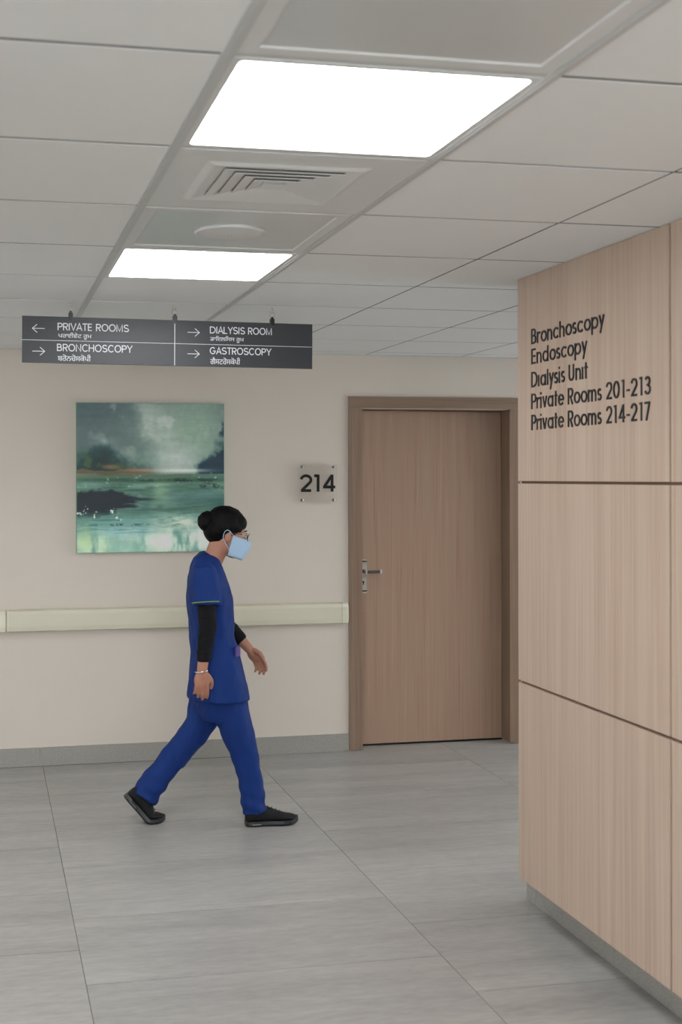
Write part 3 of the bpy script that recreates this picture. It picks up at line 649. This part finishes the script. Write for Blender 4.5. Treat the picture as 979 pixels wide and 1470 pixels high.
# hair with bun
hb = bmesh.new(); ell(hb, H_(-.018, 0, .040), (.097, .080, .083), HR); ell(hb, H_(-.052, 0, .008), (.066, .074, .075), HR); ell(hb, H_(.016, 0, .054), (.068, .070, .048), HR); ell(hb, H_(-.02, 0, .02), (.085, .081, .06), HR)
cap_(hb, H_(-.004, .071, .03), H_(-.012, .068, .0), .013, .012); cap_(hb, H_(-.004, -.071, .03), H_(-.012, -.068, .0), .013, .012)
ell(hb, H_(-.05, 0, -.03), (.035, .045, .03), HR)
hair = fin(organic('hair', hb, M['hair'], nurse, .005, 4, wob=lambda c: .0025*noise.noise(c*45)))
hb = bmesh.new(); ell(hb, H_(-.104, 0, .028), (.047, .052, .05), HR); bun = organic('hair_bun', hb, M['hair'], hair, .004, 3, wob=lambda c: .004*noise.noise(Vector((c.x*60, c.y*25, c.z*60)))); fin(bun)
bm = bmesh.new(); tube(bm, [H_(-.072+.004*math.cos(a)*0, .036*math.cos(a), .030+.036*math.sin(a)) for a in [2*PI*k/24 for k in range(25)]], .006, 8); fin(mk('hair_tie', bm, M['black'], hair, True))
# eyes, brows, lips are small parts of the face
for s in (-1, 1):
    bm = bmesh.new(); ell(bm, H_(.0705, s*.030, .003), (.0105, .014, .0080), HR, 16); e = fin(mk('eye', bm, M['eyew'], nurse, True))
    bm = bmesh.new(); ell(bm, H_(.0790, s*.030, .002), (.003, .0055, .0055), HR, 12); fin(mk('iris', bm, M['iris'], e, True))
    bm = bmesh.new(); tube(bm, [H_(.082, s*.014, .022), H_(.0825, s*.029, .027), H_(.072, s*.047, .021)], [.0025, .0035, .002], 8); fin(mk('eyebrow', bm, M['hair'], nurse, True))
# glasses
bm = bmesh.new()
for s in (-1, 1):
    tube(bm, [H_(.101-.012*abs(math.cos(a))*(.5+.5*s*math.cos(a)), s*.033+.024*math.cos(a), -.001+.017*math.sin(a)) for a in [2*PI*k/20 for k in range(21)]], .0016, 6)
    tube(bm, [H_(.092, s*.057, .006), H_(.03, s*.073, .004), H_(-.012, s*.078, -.002), H_(-.025, s*.076, -.016)], .0017, 6)
tube(bm, [H_(.101, -.010, .003), H_(.105, 0, .006), H_(.101, .010, .003)], .0016, 6)
gl = fin(mk('glasses', bm, M['black'], nurse, True))
# mask
mb = bmesh.new(); rs = []
for k in range(9):
    v_ = k/8; z = -.018-.096*v_; hw_ = .068-.010*v_; bul = .131-.016*abs(v_-.35)/.65*1.0-.016*v_ + (.004 if k % 3 == 1 else 0)
    rs.append([(bul, z, hw_)])
def maskrow(bul, z, hw_, ins):
    out = []
    for k in range(15):
        a = -1+2*k/14; out.append(H_((bul-ins) - (bul-.018)*(abs(a)**2.1)*.98, a*hw_*(1.12-.12*abs(a)), z + .010*abs(a)**2))
    return out
outer = [maskrow(*r_[0], 0) for r_ in rs]; inner = [maskrow(*r_[0], .004) for r_ in rs]
Vo = [[mb.verts.new(p_) for p_ in r_] for r_ in outer]; Vi = [[mb.verts.new(p_) for p_ in r_] for r_ in inner]
for a in range(8):
    for k in range(14):
        mb.faces.new((Vo[a][k], Vo[a][k+1], Vo[a+1][k+1], Vo[a+1][k])); mb.faces.new((Vi[a][k], Vi[a+1][k], Vi[a+1][k+1], Vi[a][k+1]))
for k in range(14):
    mb.faces.new((Vo[0][k], Vi[0][k], Vi[0][k+1], Vo[0][k+1])); mb.faces.new((Vo[8][k], Vo[8][k+1], Vi[8][k+1], Vi[8][k]))
for a in range(8):
    mb.faces.new((Vo[a][0], Vo[a+1][0], Vi[a+1][0], Vi[a][0])); mb.faces.new((Vo[a][14], Vi[a][14], Vi[a+1][14], Vo[a+1][14]))
mask = fin(mk('face_mask', mb, M['mask'], nurse, True))
for s in (-1, 1):
    bm = bmesh.new()
    tube(bm, curve([H_(.036, s*.062, -.018), H_(.012, s*.074, -.004), H_(-.012, s*.081, .010), H_(-.027, s*.082, .000), H_(-.028, s*.079, -.028), H_(-.008, s*.073, -.055), H_(.035, s*.055, -.095)]), .0014, 6)
    fin(mk('ear_loop', bm, M['mask'], mask, True))

# tunic: one garment with short sleeves, side flare and hollow hem
def fold(c, amp=.005, f=16): return amp*noise.noise(Vector((c.x*f, c.y*f*.8, c.z*f*.45))) + amp*.5*noise.noise(Vector((c.x*f*2.2+5, c.y*f*2, c.z*f*1.1)))
tb = bmesh.new()
prof = [(306, 797, .040, .050, -.5), (302, 799, .056, .075, -.45), (298, 806, .070, .115, -.3), (297, 817, .079, .150, -.15), (298, 834, .088, .163, 0), (301, 856, .100, .165, 0), (303, 882, .100, .155, 0), (305, 910, .098, .146, 0), (308, 932, .108, .158, .03), (310, 958, .120, .178, .03), (312, 982, .133, .190, .02), (313, 1001, .141, .196, .0)]
rs = [oval(A_(x_, y_), a, b_, 40, tl) for x_, y_, a, b_, tl in prof]
rs += [oval(A_(313, 1001), .129, .184, 40), oval(A_(312, 985), .122, .178, 40), oval(A_(311, 975), .08, .12, 40)]
rings(tb, rs)
def sleeve(b, p, r):
    tube(b, p, r, 24)
def hollow(b, path, rad, tk=.006, inn=.05):          # tube open at its far end: goes back up inside
    path = [Vector(q_) for q_ in path]; e = path[-1]; dd = (path[-2]-e).normalized()
    tube(b, path, rad, 28)
for (s_, e_, off_) in ((nS, nE, -.0), (fS, fE, .0)):
    dd = (e_-s_); cap_(tb, s_+Vector((0, -.02*(-1 if s_ is fS else 1)*-1, .0)), s_+dd*.1, .058, .058)
    tube(tb, [s_-dd*.12, s_+dd*.08, s_+dd*.35, s_+dd*.60], [.050, .061, .062, .064], 28)
tunic = fin(organic('tunic', tb, M['scrub'], nurse, .0055, 5, wob=lambda c: fold(c, .012, 12)))
# piping at the sleeve hems, V neck, pocket
for s_, e_ in ((nS, nE), (fS, fE)):
    dd = (e_-s_); c = s_+dd*.54; u_, v2_ = frame_of(dd)
    bm = bmesh.new(); tube(bm, [c + (u_*math.cos(a)+v2_*math.sin(a))*.0655 for a in [2*PI*k/28 for k in range(29)]], .0022, 6); fin(mk('sleeve_piping', bm, M['piping'], tunic, True))
bm = bmesh.new(); c0 = A_(308, 932); P_ = []
for k in range(7):
    a = math.radians(-54+4.2*k); q_ = Vector((.112*math.copysign(abs(math.cos(a))**.87, math.cos(a)), .163*math.copysign(abs(math.sin(a))**.87, math.sin(a)), 0))
    P_.append([c0+q_*1.055+Vector((0, 0, .026)), c0+q_*1.055+Vector((0, 0, -.018)), c0+q_*.98+Vector((0, 0, -.018)), c0+q_*.98+Vector((0, 0, .026))])
rings(bm, P_); bmesh.ops.recalc_face_normals(bm, faces=bm.faces); fin(mk('embroidered_badge', bm, M['pink'], tunic))
# underscarf sleeves
ub = bmesh.new(); dd = nE-nS; chain(ub, [nS+dd*.35, nE, nE+(nW-nE)*.70], [.043, .0415, .034]); fin(organic('undersleeve', ub, M['under'], nurse, .004, 3, wob=lambda c: .003*noise.noise(Vector((c.x*20, c.y*20, c.z*70)))))
ub = bmesh.new(); dd = fE-fS; chain(ub, [fS+dd*.35, fE, fE+(fW-fE)*.62], [.043, .0415, .034]); fin(organic('undersleeve', ub, M['under'], nurse, .004, 3, wob=lambda c: .003*noise.noise(Vector((c.x*20, c.y*20, c.z*70)))))
# bracelet
bm = bmesh.new(); bc = nW+Vector((-.001, 0, -.004)); tube(bm, [bc+Vector((.029*math.cos(a), .026*math.sin(a), .004*math.cos(a))) for a in [2*PI*k/28 for k in range(29)]], .0028, 8); fin(mk('bracelet', bm, M['chrome'], nurse, True))
# trousers
pb = bmesh.new()
rings(pb, [oval(A_(309, 940), .092, .142), oval(A_(311, 965), .112, .160), oval(A_(312, 990), .118, .165), oval(A_(313, 1012), .112, .16), oval(A_(313, 1030), .08, .14)])
def leg(path, rad):
    path = [Vector(q_) for q_ in path]; e = path[-1]; dd = (path[-2]-e).normalized()
    tube(pb, path + [e+dd*.001, e+dd*.03, e+dd*.04], rad + [rad[-1]-.008, rad[-1]-.010, rad[-1]-.03], 28)
leg([A_(320, 975, -.07), A_(328, 1010, -.078), A_(339, 1045, -.08), A_(349, 1075, -.08), A_(357, 1110, -.08), A_(362, 1140, -.08), A_(366, 1166, -.08)], [.09, .092, .078, .064, .060, .057, .060])
leg([A_(304, 975, .07), A_(298, 1010, .076), A_(287, 1040, .08), A_(270, 1064, .08), A_(246, 1090, .08), A_(224, 1118, .075), A_(206, 1146, .07)], [.09, .090, .076, .066, .064, .063, .066])
fin(organic('trousers', pb, M['scrub'], nurse, .0055, 9, wob=lambda c: fold(c, .009, 15) + (.004*math.sin(c.z*95+c.x*30)*max(0, 1-c.z/.28) if c.z < .28 else 0)))
# shoes: sections swept along the foot line, which may bend at the ball
def shoe(heel, pitch, bend, y):
    """heel: point under the heel; pitch: slope of the rear foot; bend: slope of the forefoot"""
    L = .252; n = 26; rs, so = [], []; p_ = Vector(heel); prev = 0
    up_, lo_ = bmesh.new(), bmesh.new()
    def prof(s):
        wd = np.interp(s, [0, .04, .12, .3, .5, .7, .85, .95, 1], [.016, .028, .033, .031, .036, .045, .041, .026, .008])
        ht = np.interp(s, [0, .05, .2, .34, .45, .6, .75, .88, .96, 1], [.062, .078, .082, .086, .078, .060, .046, .037, .026, .012])
        return float(wd), float(ht)
    lace = []
    for k in range(n+1):
        s = k/n; ang = pitch if s < .6 else pitch+(bend-pitch)*min(1, (s-.6)/.14)
        if k: p_ = p_ + Vector((math.cos(ang), 0, math.sin(ang)))*L/n
        nrm = Vector((-math.sin(ang), 0, math.cos(ang))); wd, ht = prof(s); toe = .010*max(0, (s-.8)/.2)**2
        c0 = p_ + nrm*(.018+toe)
        sec = []
        for q_ in range(20):
            a = -.25*PI + 1.5*PI*q_/19 if False else 2*PI*q_/20; ca, sa = math.cos(a), math.sin(a)
            sec.append(c0 + Vector((0, 1, 0))*wd*math.copysign(abs(ca)**.8, ca) + nrm*(ht-.014)*(.5+.5*math.copysign(abs(sa)**.85, sa)))
        rs.append(sec)
        base = p_ + nrm*toe; sk = wd*1.07+.001
        so.append([base+Vector((0, sk, 0))+nrm*.024, base+Vector((0, sk*1.03, 0))+nrm*.010, base+Vector((0, sk*.95, 0))+nrm*.001, base+Vector((0, -sk*.95, 0))+nrm*.001, base+Vector((0, -sk*1.03, 0))+nrm*.010, base+Vector((0, -sk, 0))+nrm*.024])
        if s in () or k in (11, 13, 15, 17): lace.append((c0+nrm*(ht-.0125), nrm, Vector((math.cos(ang), 0, math.sin(ang))), wd))
        if k == 5: heelc = (base, nrm, Vector((math.cos(ang), 0, math.sin(ang))), sk)
    rings(up_, rs); rings(lo_, so)
    up_.transform(Matrix.Translation((0, y, 0))); lo_.transform(Matrix.Translation((0, y, 0)))
    o = fin(organic('shoe', up_, M['shoe'], nurse, .003, 3)); bmesh.ops.recalc_face_normals(lo_, faces=lo_.faces)
    so_ = fin(mk('sole', lo_, M['sole'], o))
    lb_ = bmesh.new()
    for c, nr, tg, wd in lace: tube(lb_, [c+Vector((0, y-wd*.55, 0))-nr*.008-tg*.004, c+Vector((0, y, 0))+nr*.002, c+Vector((0, y+wd*.55, 0))-nr*.008+tg*.004], .0028, 8)
    fin(mk('laces', lb_, M['sole'], o, True))
    bs, nr, tg, sk = heelc
    for s_ in (-1, 1): hb_ = bmesh.new(); cap_(hb_, bs+nr*.011-tg*.018+Vector((0, y+s_*sk*.985, 0)), bs+nr*.011+tg*.018+Vector((0, y+s_*sk*.985, 0)), .0045, .0045, 8); fin(mk('heel_insert', hb_, M['grey'], o, True))
hn = A_(352, 1181, -.08); shoe(Vector((hn.x, T0, .0008)), 0.0, .03, -.08)
# rear foot: toe on the floor, heel lifted
pit = -math.radians(50); tx = A_(236, 1181, .07).x; L1 = .252
hx = tx - (math.cos(pit)*L1*.66 + L1*.34); hz = .0008 + math.sin(-pit)*L1*.655
shoe(Vector((hx, T0, hz)), pit, 0.0, .07)
bpy.context.view_layer.update()
